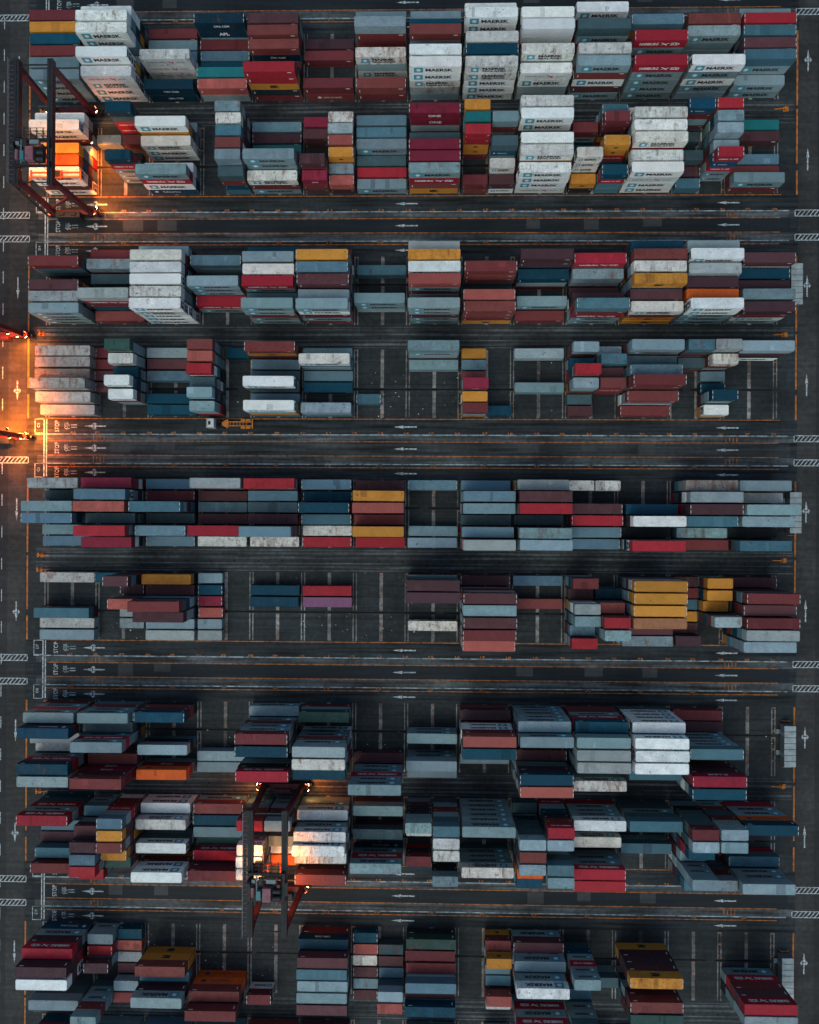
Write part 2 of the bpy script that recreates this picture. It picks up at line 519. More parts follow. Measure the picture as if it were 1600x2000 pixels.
# ------------------------------------------------------------------ containers: what stands where
# codes bottom to top for each row (rows north to south, split by /); 20-foot pairs use L|R; '-' low boxes, '+' tall, '*' 45-foot, '?' not seen
YARD = {
 1: {0: '???R-/???o-/???n-/???R-/???g-/MMMM-', 1: '???W/????W/???WW/??/???WW/WWwh', 2: 'R/g/?/hhh/./CC', 3: '?AC/R/s/n/?t/gp', 4: '??b/??R/?CR-/?/??/Rkorr-',
     5: './b/R/././LR', 6: '??g/??Rg/?/wgw/./RR', 7: '??g/???n-/????R-/???/????W/ggwWW', 8: '???W/???WW/./????w/????n/WWWww', 9: '???/????W/???qq/??/???Mw/ggWh',
     10: '???W/?/???Md/??/????w/MbWRM', 11: '?/???s/??/???MH/???/MMMMH', 12: '?/???R/?ggM/./???/gMWMW', 13: '??g/???r/???s/???b/?MMs/MM'},
 2: {0: '??W-/?RWW-/w/???o-/?RnO-/WbWW-', 1: '.|?HHdn/g|b/./.|?k/.|MMMHn/.', 2: '?/???W/WWw-/./?W/fWHM', 3: '.|???gg/.|????w/.|????s/.|????R/.|???gg/.|snRd', 4: 's/b/t/??/???MM-/MRw-',
     5: '?Z|??w/bb|??g/.|??p/.|?oo/??Rb|?g/bRZ|bp', 6: '?s/?s/MM/d/r/M', 7: '?gZZ/./??d/???Z/???Z/oRHM', 8: '????o|./????t|???Rg/?oorr|./.|???fd/.|?Ww/RR|Wb', 9: '????w/???WW/??/????W/????w/hWWW',
     10: '.|???s/??R|???RR/./??n|???oo/??www|./ko|ssHn', 11: '??W/????w/????W/????w/???w/WWhW', 12: '?bgRf|????r/d|????g/.|???Mg/Rd|???g/b|MMHfH/s|.', 13: 't/b/./s/R/RM'},
 3: {0: './???R-/./???b-/???g-/MMMM-', 1: '?R/??g-/?d-/./??RHg-/R', 2: '??g/????w/????q/????W/????w/WWWwW', 3: './???s-/./??MMM-/MH/.', 4: '??n-/????g-/????w-/???MH-/??d/MMRMM',
     5: '?R/????o/????s/????b/???g/RMRWM', 6: './s/././gMM/.', 7: '???g/????o/????W/??RMp/?/MMbMM', 8: '././??RRR/./???p/oRRR', 9: './???bb/??n/./?M/R',
     10: './???H/??g/?/??b/MMHRs', 11: '???n/????R/????w/???Mo/???b/ooRw', 12: '???g/????W/????g-/???b/???O/MMMWW', 13: './???b/??n/??b/???g/MWRb'},
 4: {0: 'gx*/gx*/xu*/gxx*/gx*/x*', 1: 'R|????e/R|???w/b|??n/b|????W/.|???W/.', 2: 'g/b/s/./n/n', 3: '????R|n/????p|./????r|./???d|./????g|./???g|.', 4: '??oR-/s/d/???W/s/??gW',
     5: 'g/???w-/s/n/./??g-', 6: './././.|./s|./.', 7: '??Mg/g/./././.', 8: 'o|./s|./R|./???Z|./??o|./ogR|n', 9: 'g/././g/./.',
     10: '???g|?g/?n|???s/????r|??b/???g|??HR/d|./b|.', 11: '???Mg-/??d-/???s/???RR/??R/R', 12: '????s|????g/?d|???w/.|g/.|n/.|???n/.|?W', 13: '???g/./././././.'},
 5: {0: '???g-/d/????g-/????s-/g/s', 1: '???Z-/????s/????p/??d-/????r/???Z-', 2: 's/R/????s/d/???s-/s', 3: '???g-/b/s/b/???H/w', 4: '???r-/?s/?d/?b/????s/w',
     5: '?s/n/???n-/?s/w/r', 6: 'b/???o/???p/?R/???o/r', 7: 's/./././g/g', 8: 's/????s-/????g-/?d/???s/????g', 9: '???g-/????b/????r/d/????g/????g',
     10: '?w|?w/./??b/??r/??s-/?s', 11: '././??n/????W/k/????r', 12: '???u/????g/????b/???s/?g-/?R', 13: '???g-/?w/????g/???g/k/???s-'},
 6: {0: 'x*/././?s*/x*/g*', 1: 'n|????b/.|b/.|???p/.|g/.|g/.', 2: '?o/b/????R/???b/g/g', 3: 'g|./n|./Z|./p|./g|./g|.', 4: './n/n/././.',
     5: './r/v/././.', 7: '?????b/?????b/././w/.', 8: 'b/?????b/?????g/?????b/?????R/????p', 9: 's/./R/././.',
     10: '???R|./?b|?n/????g|???p/????g|?????r/??s|?????g/???r|.', 11: '?????o-/?????o-/?????o-/?????a-/?b/?g', 12: 'b|?bo/R|?no/s|?o/o|????g/b|./?b|.', 13: 'b/????R/????b-/????R/????g/????g-'},
 7: {0: 'RMpM/????f/??g/?w/??MHn/????g', 1: 'sRMM/??d/???MHM-/./?R/??ZZbR-', 2: '?RRn-/././?kg-/./?ZO', 3: '././././g/g', 4: 'M/MMRMMR/?????n/./????kH/.',
     5: 'Rge/./?MMRMg/?????w/?????n-/.', 6: '././././b/nMMHMM', 7: '././MM/./MMg/?g-', 8: '?b-/?RWWRp/?????n/./g/.', 9: 'MMMMM/???MMM/./??b/????bn/?????p',
     10: '??MHn/???RMg/?????g/?????g/./????w-', 11: 'dWWWW/???WWW/?????W/?????W/????s-/.', 12: 'R/b/?MMMMs-/./??RbbK/?????n'},
 8: {0: 'ndHMH/./s/b/ds/?bR-', 1: '??s|?RRHgs/????b|?????o/?????b|?????R/?????s|????o/?????r|???e/???r|?b', 2: 'WW/?ww/./?dW/./?RWW', 3: 'MR/?n/?g/e/?H/??bR-', 4: '???RRr|??gRdg/?b|?/?????W|???g/?????W|??W/?????W|??O/.',
     5: '?MW/??RMW/?????W-/????w-/./?MbR', 6: '?g/./?d/./fMHM/.', 7: '??kkgg|?gRgds+/???w|?????w+/.|?????w+/./?kR|./n|?kkg+', 8: 'MMMMMM/./././?MMMw-/.', 9: 'd|?gnkRH+/?ndddg+|?????g+/?????R+|./?????g+|???gds+/????O|?????g+/???n+|.',
     10: '?MMMW-/./??w/./??MMH-/????r-', 11: 'ddMds-/././?s-/./.', 12: '??dddR+|??dRgg+/?????g+|?????g+/????n+|./??g+|./??MMMg+|./???s+|?dRg+', 13: '?MMOn/./././?s-/?dMMg-'},
 9: {0: 'fMbH/????b/????W/././ddg', 1: 'Mg|n/?r|p/??b|g/.|b/.|?g/dMMRg+|?R', 2: '././ooR/?s/??bM/.', 3: '././././OOR/??bR', 4: './././././?R|.',
     5: 'RC/??b/??s/??g/??g/??b', 6: 'n|./p|d/w|b/b|s/g|?dg/b|??p', 7: 'ke-/?R-/?R-/?gs/?b/??n', 8: '.|oR/.|?oo/.|?s/.|?s/.|?bp+/.|?w', 9: 'Mb/??M/??MMW/././??HMH',
     10: './dnMHMM|././.|?d/?s|./ddMMd+|.', 11: './obbbo/./???bR/????e/.', 13: './././MHRbH/????g/.'},
 10: {0: '?H/./././././', 1: '?R/././././.', 2: '?o/././././.', 3: '??R/././././.', 4: '?g/././././.', 5: '?d/././././.', 7: '??R/././././.', 8: '.|?o/././././.', 10: '?b/././././.', 11: 'k/././././.'},
}
# code: (colour words, paint, wear, brand)
PAINT = {
 'W': ('white', (0.70, 0.725, 0.73), 0.25, 'maersk'), 'w': ('rust-stained white', (0.60, 0.585, 0.55), 0.62, 'sealand'), 'q': ('plain white', (0.63, 0.65, 0.66), 0.25, None),
 'h': ('white', (0.62, 0.63, 0.63), 0.3, 'hsdark'), 'g': ('light grey', (0.205, 0.32, 0.345), 0.3, None), 'M': ('grey', (0.195, 0.30, 0.325), 0.2, 'maersk'),
 'd': ('slate grey', (0.055, 0.10, 0.118), 0.25, None), 's': ('steel blue', (0.08, 0.19, 0.235), 0.22, None), 'r': ('bright red', (0.36, 0.022, 0.034), 0.12, None),
 'H': ('crimson', (0.34, 0.018, 0.035), 0.1, 'hamburg'), 'R': ('dark red', (0.17, 0.034, 0.036), 0.15, None), 'b': ('maroon', (0.08, 0.033, 0.04), 0.15, None),
 'p': ('salmon red', (0.36, 0.088, 0.075), 0.2, None), 'o': ('ochre orange', (0.54, 0.225, 0.036), 0.2, 'msc'), 'O': ('vivid orange', (0.62, 0.105, 0.018), 0.1, 'hapag'),
 'a': ('tan orange', (0.33, 0.145, 0.07), 0.3, None), 't': ('teal', (0.012, 0.14, 0.15), 0.15, None), 'n': ('navy blue', (0.003, 0.05, 0.088), 0.1, None),
 'f': ('deep blue', (0.006, 0.055, 0.105), 0.1, 'safmarine'), 'C': ('navy blue', (0.005, 0.032, 0.055), 0.1, 'cma'), 'A': ('navy blue', (0.006, 0.03, 0.055), 0.1, 'apl'),
 'k': ('near-black', (0.018, 0.024, 0.028), 0.2, None), 'e': ('dark green', (0.03, 0.075, 0.067), 0.2, None), 'v': ('mauve', (0.20, 0.085, 0.16), 0.15, None),
 'u': ('rust-brown', (0.26, 0.225, 0.205), 0.95, None),
 'x': ('weathered grey', (0.37, 0.365, 0.36), 0.75, None),
 'Z': ('dark magenta', (0.215, 0.018, 0.042), 0.1, 'one'), 'K': ('crimson', (0.28, 0.016, 0.04), 0.1, 'kline'), 'L': ('dark red', (0.17, 0.034, 0.036), 0.15, 'gate'),
}
HIDDEN = 'MMMMggRRbbnssHdoWk'
REEFER = set('WwqhX')
HC, SC = 2.896, 2.591
L40, L20, L45 = 12.192, 6.058, 13.716
LEN = {'long': L40, 'short': L20, 'extra': L45}

class Box:
    pass
BOXES = []
STACKS = []
for g in sorted(YARD):
    k = (g - 1) // 2 - 1
    ysouth = Y0 - PER * k - (27.6 if g % 2 else 51.1)
    for b in range(14):
        if b not in YARD[g]:
            continue
        rows = YARD[g][b].split('/')
        for r, row in enumerate(rows[:6]):
            yc = ysouth + ROWP * (5 - r) + CW / 2
            halves = row.split('|') if '|' in row else [row]
            for hi, st in enumerate(halves):
                short = len(halves) == 2
                tall = ('+' in st) if short else ('-' not in st)
                kind = 'short' if short else ('extra' if '*' in st else 'long')
                codes = [c for c in st if c in PAINT or c == '?']
                if not codes:
                    continue
                xl = X0 + PITCH * b + (6.45 if (short and hi) else 0.0)
                if kind == 'extra':
                    xl -= 0.6
                z = 0.03
                stack = []
                for t, c in enumerate(codes):
                    q = Box()
                    q.g, q.b, q.r, q.half, q.t, q.n = g, b, r, hi, t, len(codes)
                    q.seen = c != '?'
                    q.code = c if q.seen else random.choice(HIDDEN)
                    q.kind = kind
                    q.h = HC if tall else SC
                    q.L = LEN[kind]
                    q.x = xl + q.L / 2 + random.uniform(-0.13, 0.13)
                    q.y = yc + random.uniform(-0.06, 0.06)
                    q.z = z
                    z += q.h + 0.012
                    q.rz = R(random.uniform(-0.25, 0.25)) + (math.pi if random.random() < 0.5 else 0.0)
                    stack.append(q)
                    BOXES.append(q)
                STACKS.append(stack)

# how much of each box the photograph shows: a small depth buffer
MW = np.array(CAM_M)
ZB_W, ZB_H = 640, 800
def to_px(P):
    q = (np.asarray(P, float) - np.array([0, 0, CAM_H])) @ MW
    s = F_PX * ZB_H / 2000.0
    return np.stack([ZB_W / 2 + s * q[:, 0] / -q[:, 2], ZB_H / 2 - s * q[:, 1] / -q[:, 2], -q[:, 2]], -1)
zb = np.full((ZB_H, ZB_W), 1e9)
ib = np.full((ZB_H, ZB_W), -1, int)
for i, q in enumerate(BOXES):
    x0, x1, y0, y1, a, c = q.x - q.L / 2, q.x + q.L / 2, q.y - CW / 2, q.y + CW / 2, q.z, q.z + q.h
    P = to_px([(x0, y0, a), (x1, y0, a), (x1, y1, a), (x0, y1, a), (x0, y0, c), (x1, y0, c), (x1, y1, c), (x0, y1, c)])
    for f in ((4, 5, 6, 7), (0, 1, 5, 4), (2, 3, 7, 6), (1, 2, 6, 5), (3, 0, 4, 7)):
        p = P[list(f)]
        ax, ay = int(max(0, p[:, 0].min())), int(max(0, p[:, 1].min()))
        bx, by = int(min(ZB_W - 1, p[:, 0].max() + 1)), int(min(ZB_H - 1, p[:, 1].max() + 1))
        if bx <= ax or by <= ay:
            continue
        gx, gy = np.meshgrid(np.arange(ax, bx + 1) + 0.5, np.arange(ay, by + 1) + 0.5)
        ins = np.ones(gx.shape, bool); neg = np.ones(gx.shape, bool)
        for e in range(4):
            u, v = p[e], p[(e + 1) % 4]
            cr = (v[0] - u[0]) * (gy - u[1]) - (v[1] - u[1]) * (gx - u[0])
            ins &= cr >= 0; neg &= cr <= 0
        ins |= neg
        if not ins.any():
            continue
        A = np.c_[p[:3, 0], p[:3, 1], np.ones(3)]
        try:
            co = np.linalg.solve(A, p[:3, 2])
        except np.linalg.LinAlgError:
            continue
        dz = co[0] * gx + co[1] * gy + co[2]
        sub = zb[ay:by + 1, ax:bx + 1]; isub = ib[ay:by + 1, ax:bx + 1]
        ok = ins & (dz < sub)
        sub[ok] = dz[ok]; isub[ok] = i
cnt = np.bincount(ib[ib >= 0].ravel(), minlength=len(BOXES))
for i, q in enumerate(BOXES):
    q.area = int(cnt[i])
    q.fam = 'reefer' if (q.code in REEFER and q.kind == 'long') else q.kind
for fam, most in (('long', 298), ('short', 298), ('reefer', 298), ('extra', 60)):
    lst = sorted([q for q in BOXES if q.fam == fam and q.area >= 12], key=lambda q: -q.area)
    for q in lst[:most]:
        q.own = True
for q in BOXES:
    q.own = getattr(q, 'own', False)

# ------------------------------------------------------------------ container meshes (shared)
def corr_wall(mb, L, h, y, flip, period=0.28, depth=0.034, m=0):
    x0, x1 = -L / 2 + 0.12, L / 2 - 0.12
    n = max(4, int(round((x1 - x0) / period)))
    p = (x1 - x0) / n
    xs = []
    for i in range(n):
        xs += [(x0 + i * p, 0), (x0 + i * p + p * 0.28, 0), (x0 + i * p + p * 0.5, 1), (x0 + i * p + p * 0.78, 1)]
    xs.append((x1, 0))
    i0 = len(mb.v)
    for xx, dd in xs:
        yy = y - math.copysign(dd * depth, y)
        mb.v.append((xx, yy, 0.16)); mb.v.append((xx, yy, h - 0.1))
    for i in range(len(xs) - 1):
        a, b, c, d = i0 + 2 * i, i0 + 2 * i + 2, i0 + 2 * i + 3, i0 + 2 * i + 1
        mb.f.append((a, b, c, d) if not flip else (d, c, b, a)); mb.m.append(m)

def body_mesh(kind, h, reefer, marks):
    L = LEN[kind]
    w = CW / 2
    mb = MB()
    if reefer:
        for s in (-1, 1):
            y = s * (w - 0.03)
            mb.box(-L / 2 + 0.1, L / 2 - 0.1, min(y, y - s * 0.05), max(y, y - s * 0.05), 0.16, h - 0.08)
    else:
        corr_wall(mb, L, h, -(w - 0.015), False)
        corr_wall(mb, L, h, (w - 0.015), True)
    for s in (-1, 1):                       # rails
        ya, yb = sorted((s * w, s * (w - 0.09)))
        mb.box(-L / 2 + 0.16, L / 2 - 0.16, ya, yb, 0.0, 0.17)
        mb.box(-L / 2 + 0.16, L / 2 - 0.16, ya, yb, h - 0.11, h - 0.005)
        for e in (-1, 1):                   # posts and corner castings
            xa, xb = sorted((e * L / 2, e * (L / 2 - 0.16)))
            mb.box(xa, xb, ya, yb, 0.118, h - 0.118)
            mb.box(*sorted((e * L / 2, e * (L / 2 - 0.178))), *sorted((s * w, s * (w - 0.162))), 0.0, 0.118, 1)
            mb.box(*sorted((e * L / 2, e * (L / 2 - 0.178))), *sorted((s * w, s * (w - 0.162))), h - 0.118, h, 1)
    mb.box(-L / 2 + 0.02, L / 2 - 0.02, -w + 0.17, w - 0.17, 0.1, 0.14, 1)      # floor
    mb.box(-L / 2 + 0.02, -L / 2 + 0.07, -w + 0.1, w - 0.1, 0.14, h - 0.12)     # front wall
    mb.box(-L / 2, -L / 2 + 0.12, -w + 0.17, w - 0.17, h - 0.14, h - 0.01)      # headers
    mb.box(L / 2 - 0.12, L / 2, -w + 0.17, w - 0.17, h - 0.14, h - 0.01)
    if marks:
        for e in (-1, 1):
            xa, xb = sorted((e * (L / 2 - 0.02), e * (L / 2 - 0.16)))
            for ya, yb in ((-w + 0.3, -0.2), (0.2, w - 0.3)):
                mb.box(xa, xb, ya, yb, h - 0.012, h + 0.002, 2)
    return mb.mesh('body', [M_PAINT, M_CAST, M_MARK])

def roof_mesh(kind, h):
    L = LEN[kind]
    w = CW / 2 - 0.09
    mb = MB()
    xs, n = [], int((L - 0.5) / 0.42)
    p = (L - 0.5) / n
    mb.quad([(-L / 2 + 0.12, -w, h - 0.035), (-L / 2 + 0.25, -w, h - 0.035), (-L / 2 + 0.25, w, h - 0.035), (-L / 2 + 0.12, w, h - 0.035)])
    mb.quad([(L / 2 - 0.25, -w, h - 0.035), (L / 2 - 0.12, -w, h - 0.035), (L / 2 - 0.12, w, h - 0.035), (L / 2 - 0.25, w, h - 0.035)])
    for i in range(n):
        a = -L / 2 + 0.25 + i * p
        z0, zz = h - 0.035, h - 0.015
        pts = [(a, z0), (a + p * 0.35, z0), (a + p * 0.5, zz), (a + p * 0.85, zz), (a + p, z0)]
        for (xa, za), (xb, zb_) in zip(pts, pts[1:]):
            mb.quad([(xa, -w, za), (xb, -w, zb_), (xb, w, zb_), (xa, w, za)])
    return mb.mesh('roof', [M_PAINT])

def patch_mesh(h, i):
    a = (0.35, 0.55, 0.8, 1.1, 0.3, 0.45)[i]
    ya, yb = ((-1.12, 1.12), (-1.12, 1.12), (-1.12, 0.3), (-1.12, 1.12), (-0.2, 1.1), (-1.1, 0.1))[i]
    return MB().box(-a, a, ya, yb, h - 0.04, h - 0.006 + 0.001 * i).mesh('roof_patch', [M_PAINT])

def door_mesh(kind, h, s):
    L = LEN[kind]
    w = CW / 2 - 0.1
    mb = MB()
    ya, yb = sorted((s * 0.015, s * w))
    x = L / 2 - 0.09
    mb.box(x, x + 0.05, ya, yb, 0.14, h - 0.16)
    for i in range(4):
        zz = 0.3 + i * (h - 0.7) / 4
        mb.box(x + 0.05, x + 0.07, ya + 0.06, yb - 0.06, zz, zz + (h - 0.7) / 4 - 0.12)
    for f in (0.28, 0.72):
        yy = s * (0.015 + (w - 0.015) * f)
        mb.box(x + 0.07, x + 0.1, yy - 0.02, yy + 0.02, 0.12, h - 0.14, 1)
        mb.box(x + 0.07, x + 0.105, yy - 0.12, yy + 0.12, h * 0.42, h * 0.42 + 0.05, 1)
    return mb.mesh('door', [M_PAINT, M_CAST])

def unit_mesh(kind, h):
    L = LEN[kind]
    w = CW / 2 - 0.12
    mb = MB()
    x = L / 2 - 0.1
    mb.box(x - 0.3, x, -w, w, 0.14, h - 0.16)
    mb.box(x, x + 0.03, -0.75, 0.75, h * 0.58, h - 0.32, 1)
    mb.box(x, x + 0.03, -0.85, -0.1, 0.35, h * 0.48, 1)
    mb.box(x, x + 0.03, 0.15, 0.85, 0.4, h * 0.42, 1)
    mb.cyl((x + 0.03, -0.38, h * 0.75), (x + 0.05, -0.38, h * 0.75), 0.27, 12, 2)
    mb.cyl((x + 0.03, 0.38, h * 0.75), (x + 0.05, 0.38, h * 0.75), 0.27, 12, 2)
    return mb.mesh('refrigeration_unit', [M_PAINT, M_DARK, M_CAST])

# lettering: list of (verts2, tris, material) laid out on a 12.19 x 2.9 side, origin at its centre
def star(cx, cz, r):
    v, t = [(cx, cz)], []
    for i in range(14):
        a = math.pi / 2 + i * math.pi / 7
        rr = r if i % 2 == 0 else r * 0.5
        v.append((cx + rr * math.cos(a), cz + rr * math.sin(a)))
    for i in range(14):
        t.append((0, 1 + i, 1 + (i + 1) % 14))
    return np.array(v), t
def put(vt, dx, dz):
    return vt[0] + np.array([dx, dz]), vt[1]
def quadp(x0, x1, za, zb_):
    return np.array([(x0, za), (x1, za), (x1, zb_), (x0, zb_)]), [(0, 1, 2), (0, 2, 3)]
def star_square(cx, r):
    return [(*quadp(cx - r, cx + r, -r * 0.92, r * 0.92), M_BLUE), (*star(cx, 0, r * 0.72), M_TXTW)]
def bird(cx, w, m):
    v = np.array([(cx - w, 0.5), (cx - w * 0.55, 0.5), (cx + 0.1, 0.05), (cx + w, 0.45), (cx + w * 0.8, 0.15), (cx + 0.35, -0.1), (cx + 0.7, -0.5), (cx + 0.3, -0.5), (cx - 0.1, -0.15), (cx - w, -0.5), (cx - w * 0.5, -0.15), (cx - 0.25, 0.0)])
    return [(v, [(0, 11, 1), (1, 11, 2), (2, 5, 4), (2, 4, 3), (11, 8, 2), (2, 8, 5), (5, 8, 6), (6, 8, 7), (11, 10, 8), (10, 9, 8)], m)]
MAERSK = text_tris('MAERSK', 1.15, 6.4, 0.038)
BRAND = {
 'maersk': {'emblem': star_square(-3.95, 1.05), 'lettering': [(*put(MAERSK, 0.9, 0), M_TXTD)]},
 'sealand': {'emblem': star_square(-3.85, 0.9), 'lettering': [(*put(text_tris('MAERSK', 0.85, 5.6, 0.05), 0.7, 0.42), M_TXTD), (*put(text_tris('SEALAND', 0.7, 5.6, 0.04), 0.7, -0.5), M_TXTD)]},
 'hamburg': {'emblem': bird(1.15, 1.1, M_TXTW), 'lettering': [(*put(text_tris('HAMBURG', 0.95, 4.4, 0.035), -2.5, 0), M_TXTW), (*put(text_tris('S\u00dcD', 1.15, 2.1, 0.035), 3.5, 0.06), M_TXTW)]},
 'hsdark': {'emblem': bird(1.15, 0.9, M_TXTR), 'lettering': [(*put(text_tris('HAMBURG', 0.55, 4.6), -2.5, 0), M_TXTD), (*put(text_tris('S\u00dcD', 0.6, 2.0), 3.5, 0.03), M_TXTD)]},
 'msc': {'lettering': [(*put(text_tris('MSC', 1.4, 2.0, 0.07), 0, 0), M_TXTD)]},
 'hapag': {'emblem': [(*quadp(3.0, 4.2, -0.45, 0.5), M_NAVY)], 'lettering': [(*put(text_tris('Hapag-Lloyd', 0.8, 5.2, 0.01), -0.5, 0), M_NAVY)]},
 'safmarine': {'emblem': [(*star(-4.4, 0, 0.6), M_TXTW)], 'lettering': [(*put(text_tris('Safmarine', 0.85, 4.4, 0.005), -0.6, 0), M_TXTW)]},
 'cma': {'lettering': [(*put(text_tris('CMA CGM', 0.72, 3.7, 0.02), 0.3, 0.1), M_TXTW)]},
 'apl': {'lettering': [(*put(text_tris('APL', 1.1, 2.6, 0.04), 0.3, 0.0), M_TXTW)]},
 'one': {'lettering': [(*put(text_tris('ONE', 1.0, 3.0, 0.02), 0.0, 0.0), M_TXTW)]},
 'kline': {'lettering': [(*put(text_tris('K LINE', 0.9, 4.4, 0.02), 0.0, 0.0), M_TXTW)]},
 'gate': {'emblem': [(*star(-2.6, 0, 0.65), M_TXTW)], 'lettering': [(*put(text_tris('GATE CONTAINER', 0.6, 4.6, 0.005), 0.6, 0), M_TXTW)]},
}
# small stencil blocks on plain dark boxes
BRAND['stencil'] = {'stencil_mark': [(*quadp(-5.45, -5.25, -0.55, 0.45), M_TXTW)], 'stencil_block': [(*quadp(4.3, 5.3, 0.75, 1.0), M_TXTW)]}
for c_ in 'Rbrpnke':
    PAINT[c_] = (*PAINT[c_][:3], 'stencil')

def print_geo(parts, kind, h, sides=(-1, 1)):
    """Letters on both long sides: verts, tris, materials."""
    k = LEN[kind] / L40 if kind == 'short' else 1.0
    kz = (0.62 if kind == 'short' else 1.0) * h / HC
    V, T, Mx = [], [], []
    for side in sides:
        for n_, (v, t, m) in enumerate(parts):
            i = len(V)
            off = CW / 2 + 0.006 + 0.004 * n_
            for a, z in v:
                V.append((-side * a * k, side * off, h / 2 + z * kz))
            T += [tuple(i + q for q in (tr if side < 0 else tr)) for tr in t]
            Mx += [m] * len(t)
    return V, T, Mx

MESH = {}
def print_mesh(brand, part, kind, h, side):
    key = (brand, part, kind, h, side)
    if key not in MESH:
        V, T, Mx = print_geo(BRAND[brand][part], kind, h, (side,))
        me = bpy.data.meshes.new(part)
        me.from_pydata(V, [], T)
        ms = list(dict.fromkeys(Mx))
        for m in ms:
            me.materials.append(m)
        me.polygons.foreach_set('material_index', [ms.index(m) for m in Mx])
        MESH[key] = me
    return MESH[key]
def shared(key, fn, *a):
    if key not in MESH:
        MESH[key] = fn(*a)
    return MESH[key]

ORD = ['first', 'second', 'third', 'fourth', 'fifth', 'sixth', 'seventh', 'eighth', 'ninth', 'tenth']
NUM = ['one', 'two', 'three', 'four', 'five', 'six', 'seven', 'eight', 'nine', 'ten', 'eleven', 'twelve', 'thirteen', 'fourteen']
FAMNAME = {'long': ('long_container', 'container', 'long'), 'short': ('short_container', 'short container', 'short'), 'reefer': ('refrigerated_container', 'reefer container', 'reefer'), 'extra': ('extra_long_container', 'long container', 'extra-long')}
GROUP = {'long': 'long containers stacked in the yard strips', 'short': 'short containers stacked in the yard strips', 'reefer': 'refrigerated containers stacked in the yard strips', 'extra': 'extra-long containers at the left end of the yard'}
MARKED = set('HrRnbZKfoCpts')

SHADES = {'g': [(0.19, 0.29, 0.315), (0.205, 0.28, 0.32), (0.26, 0.325, 0.345), (0.30, 0.335, 0.34), (0.165, 0.25, 0.285), (0.235, 0.315, 0.36)],
          'M': [(0.185, 0.275, 0.3), (0.195, 0.27, 0.305), (0.215, 0.285, 0.3)],
          's': [(0.075, 0.165, 0.21), (0.095, 0.175, 0.235), (0.115, 0.2, 0.25), (0.055, 0.14, 0.185)],
          'R': [(0.165, 0.034, 0.036), (0.14, 0.028, 0.034), (0.19, 0.048, 0.045)],
          'b': [(0.08, 0.033, 0.04), (0.068, 0.03, 0.04), (0.095, 0.036, 0.042)],
          'n': [(0.003, 0.05, 0.088), (0.003, 0.042, 0.07), (0.004, 0.062, 0.1)],
          'W': [(0.74, 0.765, 0.77), (0.72, 0.74, 0.735), (0.76, 0.76, 0.74)],
          'w': [(0.62, 0.6, 0.56), (0.58, 0.575, 0.555), (0.66, 0.62, 0.57)]}
def tint(code, seen):
    w, c, wear, br = PAINT[code]
    if code in SHADES:
        c = random.choice(SHADES[code])
    f = random.uniform(0.8, 1.14) if code not in 'Ww' else random.uniform(0.9, 1.05)
    j = [random.uniform(0.975, 1.02), random.uniform(0.985, 1.015), random.uniform(0.98, 1.025)]
    wear = min(1.0, max(0.0, wear + random.choice((-0.2, -0.1, 0.0, 0.05, 0.15, 0.35)) + random.uniform(-0.05, 0.08)))
    return tuple(min(0.8, a * f * b) for a, b in zip(c, j)), wear

def make_container(q):
    name, cat, size = FAMNAME[q.fam]
    words, _, _, brand = PAINT[q.code]
    root = bpy.data.objects.new(name, None)
    root.empty_display_size = 0.3
    root.location = (q.x, q.y, q.z)
    root.rotation_euler = (0, 0, q.rz)
    COL.objects.link(root)
    up = q.n - 1 - q.t
    tier = 'topmost' if up == 0 else ORD[up] + ' from top'
    col = ('column %s %s half' % (NUM[q.b], 'left' if q.half == 0 else 'right')) if q.kind == 'short' else 'column %s' % NUM[q.b]
    root['label'] = '%s %s container, %s, %s, %s row of %s strip' % (words, size, tier, col, ORD[q.r], ORD[q.g - 1])
    root['category'] = cat
    root['group'] = GROUP[q.fam]
    c, wear = tint(q.code, q.seen)
    reefer = q.fam == 'reefer' or (q.kind == 'short' and q.code in REEFER)
    mk = q.code in MARKED and ((q.g * 7 + q.b * 3 + q.r * 5 + q.half) % 5 < 2)
    rgba = (*c, wear)
    def child(nm, me, col=True):
        o = bpy.data.objects.new(nm, me)
        o.parent = root
        if col:
            o.color = rgba
        COL.objects.link(o)
        return o
    child('body', shared(('body', q.kind, q.h, reefer, mk), body_mesh, q.kind, q.h, reefer, mk))
    rf = child('roof', shared(('roof', q.kind, q.h), roof_mesh, q.kind, q.h))
    fd = random.uniform(0.0, 0.12)
    rf.color = (*[a * (1 + fd) + 0.02 * fd for a in c], min(1.0, wear + 0.1))
    if random.random() < 0.3:
        L_ = q.L
        for _ in range(random.choice((1, 1, 2))):
            i_ = random.randrange(6)
            pt = child('roof_patch', shared(('patch', q.h, i_), patch_mesh, q.h, i_))
            pt.location = (random.uniform(-0.36, 0.36) * L_, 0, 0.002 * _)
            k_ = random.choice((0.72, 0.85, 1.2, 1.3))
            pt.color = (*[min(0.8, a * k_) for a in c], min(1.0, wear + 0.2))
    for s in ((-1, 1) if not reefer else ()):
        child('door', shared(('door', q.kind, q.h, s), door_mesh, q.kind, q.h, s))
    if reefer:
        child('refrigeration_unit', shared(('unit', q.kind, q.h), unit_mesh, q.kind, q.h))
    if brand:
        for part in BRAND[brand]:
            for sd_ in (-1, 1):
                child(part, print_mesh(brand, part, q.kind, q.h, sd_), False)
    return root

for q in BOXES:
    if q.own:
        make_container(q)

